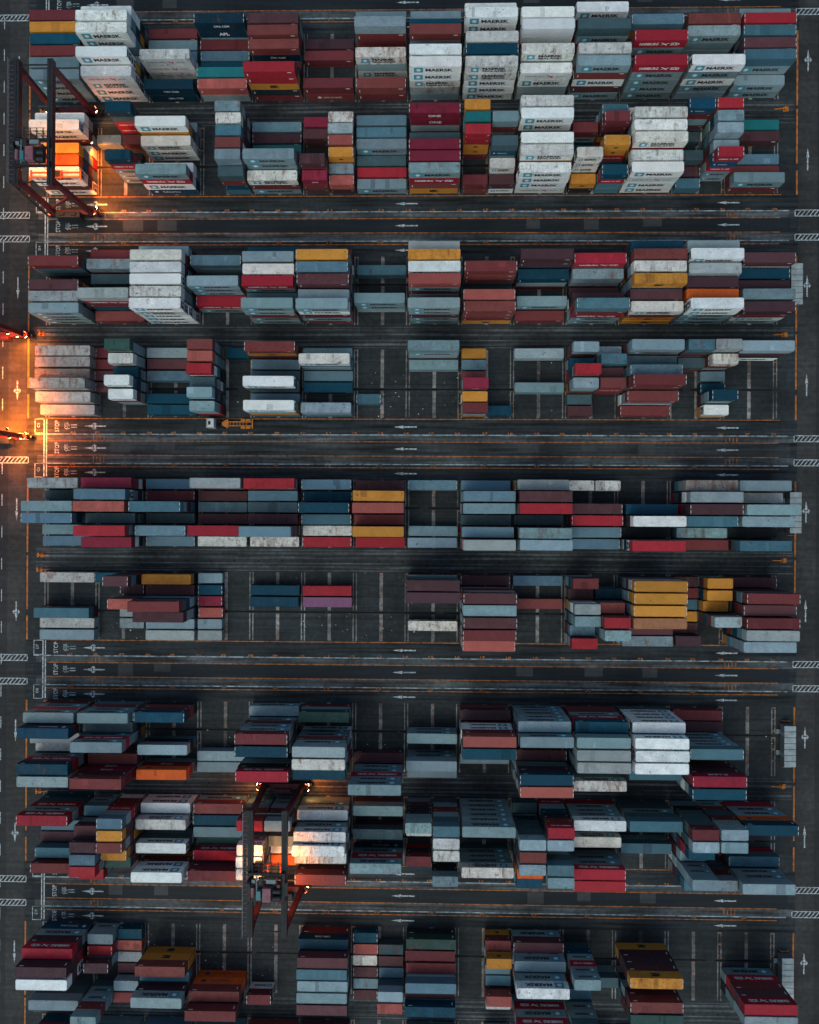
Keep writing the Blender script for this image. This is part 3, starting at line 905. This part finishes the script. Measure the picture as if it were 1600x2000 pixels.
# the rest of the stacks: boxes mostly hidden under and behind those
V, F, MI, CO = [], [], [], []
mats = [M_PAINTS, M_CAST, M_TXTD, M_TXTW, M_TXTR, M_BLUE, M_NAVY]
for q in BOXES:
    if q.own:
        continue
    c, wear = tint(q.code, q.seen)
    L, h, w = q.L, q.h, CW / 2
    mb = MB()
    mb.box(-L / 2 + 0.03, L / 2 - 0.03, -w + 0.03, w - 0.03, 0.12, h - 0.03)
    for s in (-1, 1):
        ya, yb = sorted((s * w, s * (w - 0.09)))
        mb.box(-L / 2 + 0.16, L / 2 - 0.16, ya, yb, 0.0, 0.17)
        mb.box(-L / 2 + 0.16, L / 2 - 0.16, ya, yb, h - 0.11, h - 0.005)
        for e in (-1, 1):
            mb.box(*sorted((e * L / 2, e * (L / 2 - 0.16))), ya, yb, 0.0, h, 1)
    vv, ff, mm = list(mb.v), list(mb.f), list(mb.m)
    br = PAINT[q.code][3]
    if br and q.seen:
        for part in BRAND[br].values():
            pv, pt, pm = print_geo(part, q.kind, q.h)
            i = len(vv)
            vv += pv
            ff += [tuple(i + a for a in t) for t in pt]
            mm += [mats.index(m) for m in pm]
    ca, sa = math.cos(q.rz), math.sin(q.rz)
    i = len(V)
    V += [(q.x + a * ca - b * sa, q.y + a * sa + b * ca, q.z + z) for a, b, z in vv]
    F += [tuple(i + a for a in f) for f in ff]
    MI += mm
    CO.append((sum(len(f) for f in ff), (*c, wear)))
me = bpy.data.meshes.new('stacked_containers')
me.from_pydata(V, [], F)
for m in mats:
    me.materials.append(m)
me.polygons.foreach_set('material_index', MI)
ca_ = me.color_attributes.new('paint', 'FLOAT_COLOR', 'CORNER')
ca_.data.foreach_set('color', np.concatenate([np.tile(np.array(c, np.float32), n) for n, c in CO]))
tag(mesh_obj('stacked_containers', me), 'lower containers of the stacks, mostly hidden under the topmost ones', 'container stacks', kind='stuff')

# ------------------------------------------------------------------ gantry cranes
M_CRED = mat('crane_red', (0.092, 0.015, 0.022), 0.55, noise=0.25, nscale=0.6)
M_CTOP = mat('crane_deck_grey', (0.019, 0.023, 0.026), 0.7, noise=0.3, nscale=0.8)
M_CSTEEL = mat('crane_dark_steel', (0.02, 0.021, 0.024), 0.6, noise=0.3, nscale=1.0)
M_CPINK = mat('crane_house_paint', (0.22, 0.09, 0.11), 0.6, noise=0.25, nscale=0.8)
M_CGREY = mat('crane_cabinet_grey', (0.16, 0.2, 0.22), 0.6, noise=0.2)
M_CTEAL = mat('crane_motor_teal', (0.04, 0.17, 0.2), 0.5)
M_RUB = mat('tyre_rubber', (0.012, 0.012, 0.013), 0.85)
M_RIM = mat('wheel_rim', (0.2, 0.2, 0.2), 0.5)
M_SPR = mat('spreader_orange', (0.55, 0.07, 0.015), 0.55, noise=0.2)
M_GLASS = mat('cab_glass', (0.015, 0.02, 0.025), 0.1)
LAMPC = (1.0, 0.37, 0.09)
SODIUM = (1.0, 0.20, 0.02)
M_LAMP = mat('lamp_glow', (0.9, 0.6, 0.3), 0.4, emit=(1.0, 0.5, 0.18), estr=45.0)
M_LAMPR = mat('lamp_glow_red', (0.9, 0.2, 0.1), 0.4, emit=(1.0, 0.16, 0.05), estr=16.0)
SPAN, ZG = 25.6, 20.6

def floodlight(parent, p, aim, energy, angle=110, red=False, colour=None, size=0.25, lit=True):
    """A lamp head on the crane, or added beside it for the glow: housing, glowing lens and its light."""
    p, aim = Vector(p), Vector(aim)
    d = (aim - p).normalized()
    o = MB().cyl(p - d * 0.35, p, 0.24, 10, 0, 0.3).build('floodlight', [M_CSTEEL], parent)
    lens = MB().cyl(p, p + d * 0.06, 0.29, 10, 0).build('lens', [M_LAMPR if red else M_LAMP], o)
    if lit and energy:
        l = bpy.data.lights.new('floodlight_beam', 'SPOT')
        l.energy = energy
        l.color = colour or LAMPC
        l.spot_size = R(angle)
        l.spot_blend = 0.6
        l.shadow_soft_size = size
        lo = bpy.data.objects.new('floodlight_beam', l)
        lo.location = p + d * 0.1
        lo.rotation_euler = d.to_track_quat('-Z', 'Y').to_euler()
        link(lo, o)
    return o

def crane(label, X, Yc, trolley_y, spreader_z, floods, spreader_len=12.0):
    c = empty('gantry_crane', (X, Yc, 0))
    tag(c, label, 'gantry crane', 'rubber-tyred gantry cranes over the stacks')
    gx, bx = 3.85, 4.7
    for s in (-1, 1):
        y = s * SPAN / 2
        MB().box(-6.3, 6.3, y - 0.6, y + 0.6, 1.55, 2.75).build('sill_beam', M_CRED, c)
        for e in (-1, 1):
            bo = MB().box(e * 5.0 - 1.9, e * 5.0 + 1.9, y - 0.32, y + 0.32, 0.75, 1.55).build('bogie', M_CSTEEL, c)
            for w_ in (-1, 1):
                xx = e * 5.0 + w_ * 1.05
                wl = MB().cyl((xx, y - 0.36, 0.78), (xx, y + 0.36, 0.78), 0.76, 18).build('wheel', M_RUB, bo)
            MB().beam((e * bx, y, 2.6), (e * gx, y, ZG + 0.2), 1.15, 1.1, 1.2, 1.0).build('leg', M_CRED, c)
        MB().beam((-gx + 0.5, y * 1.04, ZG + 0.6), (gx - 0.5, y * 1.04, ZG + 0.6), 0.22, 0.3).build('cross_tie', M_CSTEEL, c)
        if s < 0:
            MB().beam((-4.5, y + 0.05, 4.5), (4.1, y + 0.05, 12.5), 0.4, 0.4).build('brace', M_CRED, c)
    for e in (-1, 1):
        mb = MB()
        mb.box(e * gx - 0.6, e * gx + 0.6, -SPAN / 2 - 1.4, SPAN / 2 + 1.4, ZG, ZG + 1.5)
        gd = mb.build('girder', M_CRED, c)
        MB().box(e * gx - 0.62, e * gx + 0.62, -SPAN / 2 - 1.42, SPAN / 2 + 1.42, ZG + 1.502, ZG + 1.56).build('deck_plate', M_CTOP, gd)
        MB().box(e * gx - 0.06, e * gx + 0.06, -SPAN / 2 - 1.2, SPAN / 2 + 1.2, ZG + 1.56, ZG + 1.68).build('trolley_rail', M_CSTEEL, gd)
    # walkway with railing on the outer side of one girder
    wk = MB().box(-gx - 1.6, -gx - 0.72, -SPAN / 2 - 1.2, SPAN / 2 + 1.2, ZG + 1.2, ZG + 1.27).build('walkway', M_CSTEEL, c)
    mb = MB()
    for z in (0.6, 1.1):
        mb.box(-gx - 1.52, -gx - 1.46, -SPAN / 2 - 1.2, SPAN / 2 + 1.2, ZG + 1.27 + z, ZG + 1.33 + z)
    n = 19
    for i in range(n):
        y = -SPAN / 2 - 1.1 + i * (SPAN + 2.2) / (n - 1)
        mb.box(-gx - 1.53, -gx - 1.45, y - 0.04, y + 0.04, ZG + 1.27, ZG + 2.4)
    mb.build('railing', M_CGREY, wk)
    mb = MB()
    for i in range(26):
        y = -SPAN / 2 + i * SPAN / 25
        mb.box(-gx - 1.45, -gx - 0.65, y - 0.05, y + 0.05, ZG + 1.275, ZG + 1.32)
    mb.build('grating_bar', M_CPINK, wk)['kind'] = 'stuff'
    # stairs up one leg, engine house and cabinets on the sill beams
    mb = MB()
    for i in range(16):
        t = i / 16
        mb.box(-6.6 + 1.4 * t, -5.7 + 1.4 * t, -SPAN / 2 - 1.1, -SPAN / 2 - 0.5, 2.7 + t * (ZG - 1.4), 2.76 + t * (ZG - 1.4))
    mb.beam((-6.15, -SPAN / 2 - 1.12, 2.7), (-4.75, -SPAN / 2 - 1.12, ZG + 1.2), 0.08, 0.2)
    mb.build('stairway', M_CSTEEL, c)
    MB().box(-3.4, 2.6, -SPAN / 2 - 1.9, -SPAN / 2 - 0.5, 1.5, 4.3).box(-2.6, -1.2, -SPAN / 2 - 1.5, -SPAN / 2 - 0.9, 4.3, 4.7).box(0.4, 1.6, -SPAN / 2 - 1.5, -SPAN / 2 - 0.9, 4.3, 4.6).build('engine_house', M_CSTEEL, c)
    MB().box(-2.2, 1.8, SPAN / 2 - 1.3, SPAN / 2 - 0.47, 1.6, 3.4).build('electrical_cabinet', M_CRED, c)
    # trolley
    ty, zt = trolley_y, ZG + 1.7
    tf = MB()
    for e in (-1, 1):
        tf.box(e * gx - 0.3, e * gx + 0.3, ty - 3.2, ty + 3.2, zt, zt + 0.6)
    for yy in (-2.9, -0.9, 1.1, 2.9):
        tf.box(-gx + 0.31, gx - 0.31, ty + yy - 0.28, ty + yy + 0.28, zt + 0.05, zt + 0.55)
    tr = tf.build('trolley', M_CSTEEL, c)
    MB().box(-gx + 0.4, gx - 0.4, ty - 2.55, ty + 0.75, zt + 0.56, zt + 0.64).build('deck_plate', M_CTOP, tr)
    MB().box(-0.5, 1.3, ty - 2.4, ty + 0.6, zt + 0.65, zt + 2.3).build('machinery_house', M_CPINK, tr)
    MB().cyl((1.7, ty - 1.9, zt + 1.3), (3.3, ty - 1.9, zt + 1.3), 0.55, 14).build('hoist_drum', M_CSTEEL, tr)
    MB().cyl((1.7, ty - 0.4, zt + 1.3), (3.3, ty - 0.4, zt + 1.3), 0.55, 14).build('hoist_drum', M_CSTEEL, tr)
    MB().box(-1.9, -1.0, ty - 2.2, ty - 0.2, zt + 0.65, zt + 1.9).build('gearbox', M_CTEAL, tr)
    MB().cyl((-2.9, ty - 1.8, zt + 1.1), (-2.9, ty + 0.3, zt + 1.1), 0.42, 12).build('motor', M_CPINK, tr)
    MB().box(0.2, 2.3, ty + 1.4, ty + 2.3, zt + 0.6, zt + 1.7).build('electrical_cabinet', M_CGREY, tr)
    MB().box(-3.1, -2.3, ty + 1.4, ty + 2.1, zt + 0.6, zt + 1.4).build('electrical_cabinet', M_CGREY, tr)
    for i in range(5):
        MB().box(-gx + 0.6 + i * 1.45, -gx + 0.78 + i * 1.45, ty + 3.2, ty + 5.6, zt + 0.3, zt + 0.45).build('access_bar', M_CSTEEL, tr)
    for yy in (4.1, 4.8, 5.5):
        MB().box(-gx + 0.6, gx - 0.6, ty + yy - 0.06, ty + yy + 0.06, zt + 0.46, zt + 0.56).build('access_bar', M_CSTEEL, tr)
    MB().cyl((-gx - 0.2, ty + 1.2, zt + 1.2), (-gx + 0.5, ty + 1.2, zt + 1.2), 0.8, 14).build('cable_reel', M_CSTEEL, tr)
    MB().box(2.6, 3.3, ty + 0.6, ty + 1.3, zt + 0.6, zt + 1.9).build('resistor_box', M_CRED, tr)
    MB().box(-1.6, -0.7, ty + 0.9, ty + 2.4, zt + 0.6, zt + 1.3).build('resistor_box', M_CSTEEL, tr)
    MB().box(-2.2, -1.95, ty - 2.6, ty + 2.6, zt + 0.65, zt + 0.95).build('cable_tray', M_CGREY, tr)
    MB().box(gx - 0.1, gx + 0.9, ty - 2.0, ty + 1.0, zt + 0.3, zt + 0.4).build('side_platform', M_CSTEEL, tr)
    MB().beam((-2.6, ty + 1.5, zt + 0.2), (-0.4, ty - 0.4, spreader_z + 1.2), 0.1, 0.1).build('festoon_cable', M_CSTEEL, tr)
    for yy in (ty - 3.25, ty + 3.2):
        mb = MB()
        for z in (0.6, 1.1):
            mb.box(-gx, gx, yy, yy + 0.06, zt + 0.6 + z, zt + 0.66 + z)
        for i in range(9):
            xx = -gx + i * gx / 4
            mb.box(xx - 0.04, xx + 0.04, yy, yy + 0.06, zt + 0.56, zt + 1.75)
        mb.build('railing', M_CSTEEL, tr)
    cb = MB().box(-3.3, -1.5, ty + 2.0, ty + 4.2, zt - 3.6, zt - 1.3).build('operator_cab', M_CRED, tr)
    MB().box(-3.25, -1.55, ty + 4.2, ty + 4.24, zt - 3.4, zt - 1.6).build('window', M_GLASS, cb)
    MB().box(-2.5, -2.2, ty + 2.4, ty + 2.9, zt - 1.3, zt).build('cab_hanger', M_CSTEEL, cb)
    # spreader on its ropes
    sz, hl = spreader_z, spreader_len / 2
    sp = MB()
    sp.box(-1.6, 1.6, ty - 0.9, ty + 0.9, sz + 0.25, sz + 0.85)
    sp.build('spreader', M_SPR, c)
    spo = c.children[-1]
    for s in (-1, 1):
        MB().box(-hl + 0.25, hl - 0.25, ty + s * 0.55 - 0.16, ty + s * 0.55 + 0.16, sz + 0.15, sz + 0.5).build('telescopic_beam', M_SPR, spo)
        MB().box(s * hl - 0.18, s * hl + 0.18, ty - 1.2, ty + 1.2, sz + 0.06, sz + 0.42).build('end_beam', M_SPR, spo)
    MB().box(-1.3, 1.3, ty - 0.7, ty + 0.7, sz + 0.86, sz + 1.15).build('head_block', M_CSTEEL, spo)
    for sx in (-1, 1):
        for s in (-1, 1):
            MB().cyl((sx * 1.1, ty + s * 0.55, sz + 1.1), (sx * 2.4, ty + s * 1.2, zt + 0.2), 0.03, 6).build('wire_rope', M_CSTEEL, c)
    for f in floods:
        floodlight(c, *f)
    return c

cy = lambda k: Y0 - PER * k - 31.0 - SPAN / 2
ZL = ZG - 0.3
def girder_floods(e, ty):
    return [((-3.85, ty + 3.6, ZL), (-3.0, ty + 5.5, 9), e, 120), ((3.85, ty + 3.6, ZL), (4.2, ty + 5.5, 9), e, 120),
            ((3.85, ty - 3.6, ZL), (5.0, ty - 4.5, 5), e, 120), ((-3.85, ty - 3.6, ZL), (-3.5, ty - 4.5, 5), e, 120)]
def sill_floods(e):
    h = SPAN / 2
    out = []
    for sx in (-1, 1):
        out.append(((sx * 6.2, h - 0.7, 3.2), (sx * 11, h - 6, 0), e, 130))
        out.append(((sx * 6.2, -h + 0.7, 3.2), (sx * 11, -h + 6, 0), e, 130))
    for sx in (-1, 1):
        out.append(((sx * 5.7, h + 0.55, 2.9), (sx * 9, h + 4, 1), 0, 100, True))
        out.append(((sx * 5.7, -h - 0.55, 2.9), (sx * 9, -h - 4, 1), 0, 100, True))
    return out
HS = SPAN / 2
lane1 = [((6.3, -HS + 0.8, 3.4), (10.0, -HS + 6.0, 0), 26000, 125, False, SODIUM), ((6.3, -HS + 0.9, 3.4), (18.0, -HS + 2.0, 0), 6000, 90, False, SODIUM),
         ((6.3, 3.0, 6.0), (9.0, -1.0, 0), 22000, 120, False, SODIUM), ((-5.0, HS - 0.8, 3.4), (-7.0, HS - 5.0, 0), 1500, 120, False, SODIUM)]  # first one here hangs free, added to brighten the ground beside the stack
lane3 = [((1.5, -HS + 0.7, 3.2), (2.5, -HS + 4.5, 0), 16000, 125, False, SODIUM), ((-3.5, -HS + 0.7, 3.2), (-3.0, -HS + 4.0, 0), 16000, 125, False, SODIUM), ((6.2, -HS + 0.7, 3.2), (10.0, -HS + 1.5, 0), 12000, 130, False, SODIUM),
         ((4.0, HS - 0.7, 3.2), (5.5, HS - 7.0, 0), 11000, 125, False, SODIUM), ((5.5, -HS - 0.6, 4.0), (3.0, -HS - 6.0, 0), 9000, 125, False, SODIUM), ((3.85, -4.0, 19.5), (3.0, -6.0, 0), 60000, 110, False, SODIUM), ((4.8, -HS + 1.2, 9.0), (4.0, -HS + 6.0, 0), 40000, 140, False, SODIUM), ((4.8, HS - 1.2, 9.0), (3.5, HS - 8.0, 0), 26000, 140, False, SODIUM), ((4.8, -HS - 0.8, 8.0), (3.0, -HS - 7.0, 0), 20000, 140, False, SODIUM)]  # the high girder and leg lamps are added to widen the road glow
lane2 = [((-6.3, HS + 0.6, 3.2), (-12.0, HS + 2.0, 0), 4000, 120, False, SODIUM), ((6.3, HS + 0.6, 3.2), (12.0, HS + 1.5, 0), 4500, 120, False, SODIUM), ((6.3, -HS + 0.8, 3.2), (10.0, -HS + 5.0, 0), 3000, 120, False, SODIUM), ((-6.3, -HS + 0.8, 3.2), (-9.0, -HS + 4.0, 0), 2500, 120, False, SODIUM)]
crane('maroon gantry crane straddling the lit stacks at the upper left corner', -88.9, cy(-1), -7.3, 11.0, girder_floods(8500, -7.3) + sill_floods(900) + lane1)
crane('maroon gantry crane over the lit stacks low in the yard left of centre', -35.0, cy(2), -2.6, 13.0, girder_floods(5600, -2.6) + sill_floods(900) + lane2, 6.0)
crane('gantry crane on the left road, only its lamp-lit foot beams showing', -106.4, cy(0), 2.0, 18.6, girder_floods(3000, 2.0) + sill_floods(900) + lane3)

# ------------------------------------------------------------------ truck with empty orange chassis
M_TWHITE = mat('truck_white', (0.55, 0.57, 0.58), 0.4, noise=0.1)
M_TORANGE = mat('chassis_orange', (0.50, 0.16, 0.02), 0.55, noise=0.25, nscale=2.0)
M_TDARK = mat('truck_frame_dark', (0.014, 0.015, 0.016), 0.7)
def truck(X, Y):
    t = empty('container_truck', (X, Y, 0))
    tag(t, 'white cab truck pulling an empty orange container chassis along the lane', 'truck')
    cb = MB()
    cb.box(0.0, 0.35, -1.2, 1.2, 0.75, 1.75).box(0.0, 2.15, -1.22, 1.22, 1.0, 2.35)
    i = len(cb.v)
    cb.v += [(0.08, -1.2, 2.35), (2.15, -1.2, 2.35), (2.15, 1.2, 2.35), (0.08, 1.2, 2.35), (0.45, -1.08, 3.15), (2.1, -1.1, 3.2), (2.1, 1.1, 3.2), (0.45, 1.08, 3.15)]
    for f in ((4, 5, 6, 7), (0, 1, 5, 4), (1, 2, 6, 5), (2, 3, 7, 6), (3, 0, 4, 7)):
        cb.f.append(tuple(i + k for k in f)); cb.m.append(0)
    c = cb.build('cab', M_TWHITE, t)
    MB().quad([(0.09, 1.0, 2.4), (0.09, -1.0, 2.4), (0.4, -0.92, 3.05), (0.4, 0.92, 3.05)]).build('windscreen', M_GLASS, c, (-0.012, 0, 0.01))
    MB().box(0.7, 1.3, -0.45, 0.45, 3.2, 3.26).build('roof_hatch', M_TDARK, c)
    for s in (-1, 1):
        MB().box(0.25, 0.4, *sorted((s * 1.22, s * 1.55)), 2.3, 2.9).build('mirror', M_TDARK, c)
        MB().box(0.6, 1.5, *sorted((s * 1.225, s * 1.235)), 2.2, 2.9).build('side_window', M_GLASS, c)
    fr = MB()
    for s in (-1, 1):
        fr.box(1.6, 5.2, s * 0.45 - 0.12, s * 0.45 + 0.12, 0.7, 0.95)
    fr.box(2.25, 2.9, -1.1, -0.6, 0.55, 1.1).box(2.4, 3.1, 0.6, 1.1, 0.55, 1.1).box(3.4, 4.6, -0.5, 0.5, 0.95, 1.12)
    fr.build('tractor_frame', M_TDARK, t)
    for x in (0.95, 4.0):
        for s in (-1, 1):
            MB().cyl((x, s * 0.85, 0.5), (x, s * 1.18, 0.5), 0.5, 16).build('wheel', M_RUB, t)
    ch = MB()
    for s in (-1, 1):
        ch.box(4.9, 11.3, s * 0.5 - 0.11, s * 0.5 + 0.11, 1.0, 1.28)
    ct = ch.build('chassis', M_TORANGE, t)
    gn = MB()
    gn.v = [(3.7, -0.35, 1.32), (4.4, -0.75, 1.32), (5.0, -1.15, 1.32), (5.35, -0.7, 1.32), (5.35, 0.7, 1.32), (5.0, 1.15, 1.32), (4.4, 0.75, 1.32), (3.7, 0.35, 1.32)]
    gn.v += [(a, b, 1.14) for a, b, _ in gn.v]
    gn.f = [tuple(range(8)), tuple(range(15, 7, -1))] + [(i, i + 8, (i + 1) % 8 + 8, (i + 1) % 8) for i in range(8)]
    gn.m = [0] * len(gn.f)
    gn.build('gooseneck', M_TORANGE, ct)
    for i in range(6):
        x = 5.75 + i * 0.82
        MB().box(x - 0.07, x + 0.07, -0.385, 0.385, 1.05, 1.22).build('crossmember', M_TORANGE, ct)
    MB().box(11.2, 11.48, -1.22, 1.22, 0.98, 1.31).build('rear_bolster', M_TORANGE, ct)
    for x in (8.95, 10.25):
        for s in (-1, 1):
            MB().box(x - 0.56, x + 0.56, *sorted((s * 0.66, s * 1.22)), 1.05, 1.13).build('mudguard', M_TORANGE, ct)
            MB().cyl((x, s * 0.7, 0.5), (x, s * 1.18, 0.5), 0.5, 16).build('wheel', M_RUB, ct)
    return t
truck(-54.9, 22.1)

# ------------------------------------------------------------------ switch cabins at the right end, wheel stops, litter
M_CAB = mat('cabin_grey', (0.11, 0.13, 0.14), 0.6, noise=0.2)
M_CABR = mat('cabin_roof', (0.31, 0.355, 0.365), 0.6, noise=0.25, nscale=0.8)
M_STOP = mat('wheel_stop_orange', (0.48, 0.15, 0.02), 0.6, noise=0.35)
for i, (x, ya, lab) in enumerate(((89.75, 61.9, 'long grey switch cabin standing lengthwise at the right end of the third strip'), (89.7, 5.6, 'long grey switch cabin standing lengthwise at the right end of the fifth strip'),
                                 (88.6, -51.9, 'long grey switch cabin standing alone at the right end of the seventh strip'), (88.3, -109.0, 'long grey switch cabin by the right road in the lowest strip'))):
    c = empty('switch_cabin', (x, ya, 0))
    tag(c, lab, 'cabin', 'switch cabins along the right road')
    MB().box(0.06, 2.74, -10.1, -0.1, 0.35, 2.718).build('wall', M_CAB, c)
    MB().box(0.2, 2.6, -9.8, -0.4, 0.0, 0.35).build('plinth', M_CSTEEL, c)
    for k in range(7):
        MB().box(0.0, 2.8, -10.2 + k * 1.457, -10.2 + k * 1.457 + 1.31, 2.72, 2.9).build('roof_panel', M_CABR, c)
    for yy in (-2.2, -7.4):
        d = MB().box(-0.0, 0.056, yy - 0.5, yy + 0.5, 0.4, 2.4).build('door', M_CGREY, c)
        MB().box(-0.9, -0.02, yy - 0.6, yy + 0.6, 0.25, 0.33).build('step', M_CGREY, c)
    mb = MB()
    for s in (0.4, 2.4):
        mb.box(s - 0.05, s + 0.05, 0.6, 0.7, 0, 1.0).box(s - 0.05, s + 0.05, -10.9, -10.8, 0, 1.0)
    mb.box(0.35, 2.45, 0.6, 0.7, 1.0, 1.1).box(0.35, 2.45, -10.9, -10.8, 1.0, 1.1)
    mb.build('guard_rail', M_STOP, c)

SIDE = {'L': 'left', 'R': 'right'}
def wheel_stop(x, y, s, label):
    c = empty('wheel_stop', (x, y, 0))
    tag(c, label, 'wheel stop', 'orange wheel stops at the crane runway ends')
    MB().box(-0.5, 0.9, -0.55, 0.55, 0.02, 0.1).build('base_plate', M_STOP, c)
    MB().box(-0.25, 0.15, -0.5, 0.5, 0.1, 0.75).build('stop_block', M_STOP, c)
    MB().beam((0.1 * s, 0, 0.6), (2.6 * s, 0, 0.08), 0.22, 0.2).build('strut', M_STOP, c)
for k in range(-1, 3):
    yr = Y0 - PER * k
    n = ORD[k + 1]
    wheel_stop(89.3, yr - 30.4, -1, 'orange wheel stop ending the %s block runway on the right' % n)
    wheel_stop(-98.0, yr - 30.2, 1, 'orange wheel stop ending the %s block runway, upper one on the left' % n)
    wheel_stop(-98.2, yr - 33.9, 1, 'orange wheel stop ending the %s block runway, lower one on the left' % n)

M_LIT = mat('litter_white', (0.6, 0.62, 0.64), 0.7)
mb = MB()
rl = random.Random(3)
for (xa, xb, ya, yb, n) in ((-34, 0, -33, -15, 110), (-14, 0, 24, 40, 60), (0, 10, 24, 38, 25), (26, 40, 22, 40, 14), (-48, -38, 24, 36, 20), (-18, -6, -62, -50, 25), (-46, -32, -66, -52, 45), (-56, -44, -66, -54, 30),
                            (-56, -36, -118, -105, 40), (-70, -56, -112, -104, 40), (40, 84, -118, -104, 30), (62, 84, 24, 40, 8), (62, 88, -64, -48, 12), (-80, -72, -33, -22, 25), (44, 60, -90, -78, 8)):
    for i in range(int(n * 0.6)):
        cx, cyy = rl.uniform(xa, xb), rl.uniform(ya, yb)
        if rl.random() < 0.6:
            cyy = ya + (cyy - ya) * 0.45
        a, s = rl.uniform(0, 6.28), rl.choice((0.03, 0.05, 0.05, 0.08, 0.08, 0.14, 0.2)) * rl.uniform(0.7, 1.2)
        z = rl.uniform(0.03, 0.1)
        pts = []
        for t in (0, 1.7, 3.1, 4.6):
            pts.append((cx + s * math.cos(a + t), cyy + s * rl.uniform(0.5, 1.0) * math.sin(a + t), 0.02 + z * rl.random()))
        mb.quad(pts)
tag(mb.build('litter', M_LIT), 'scraps of pale litter scattered over the empty slots', 'litter', kind='stuff')
bpy.context.view_layer.update()
print('boxes', len(BOXES), 'own', sum(q.own for q in BOXES), {f: sum(q.own for q in BOXES if q.fam == f) for f in FAMNAME}, 'seen', sum(q.area >= 12 for q in BOXES))
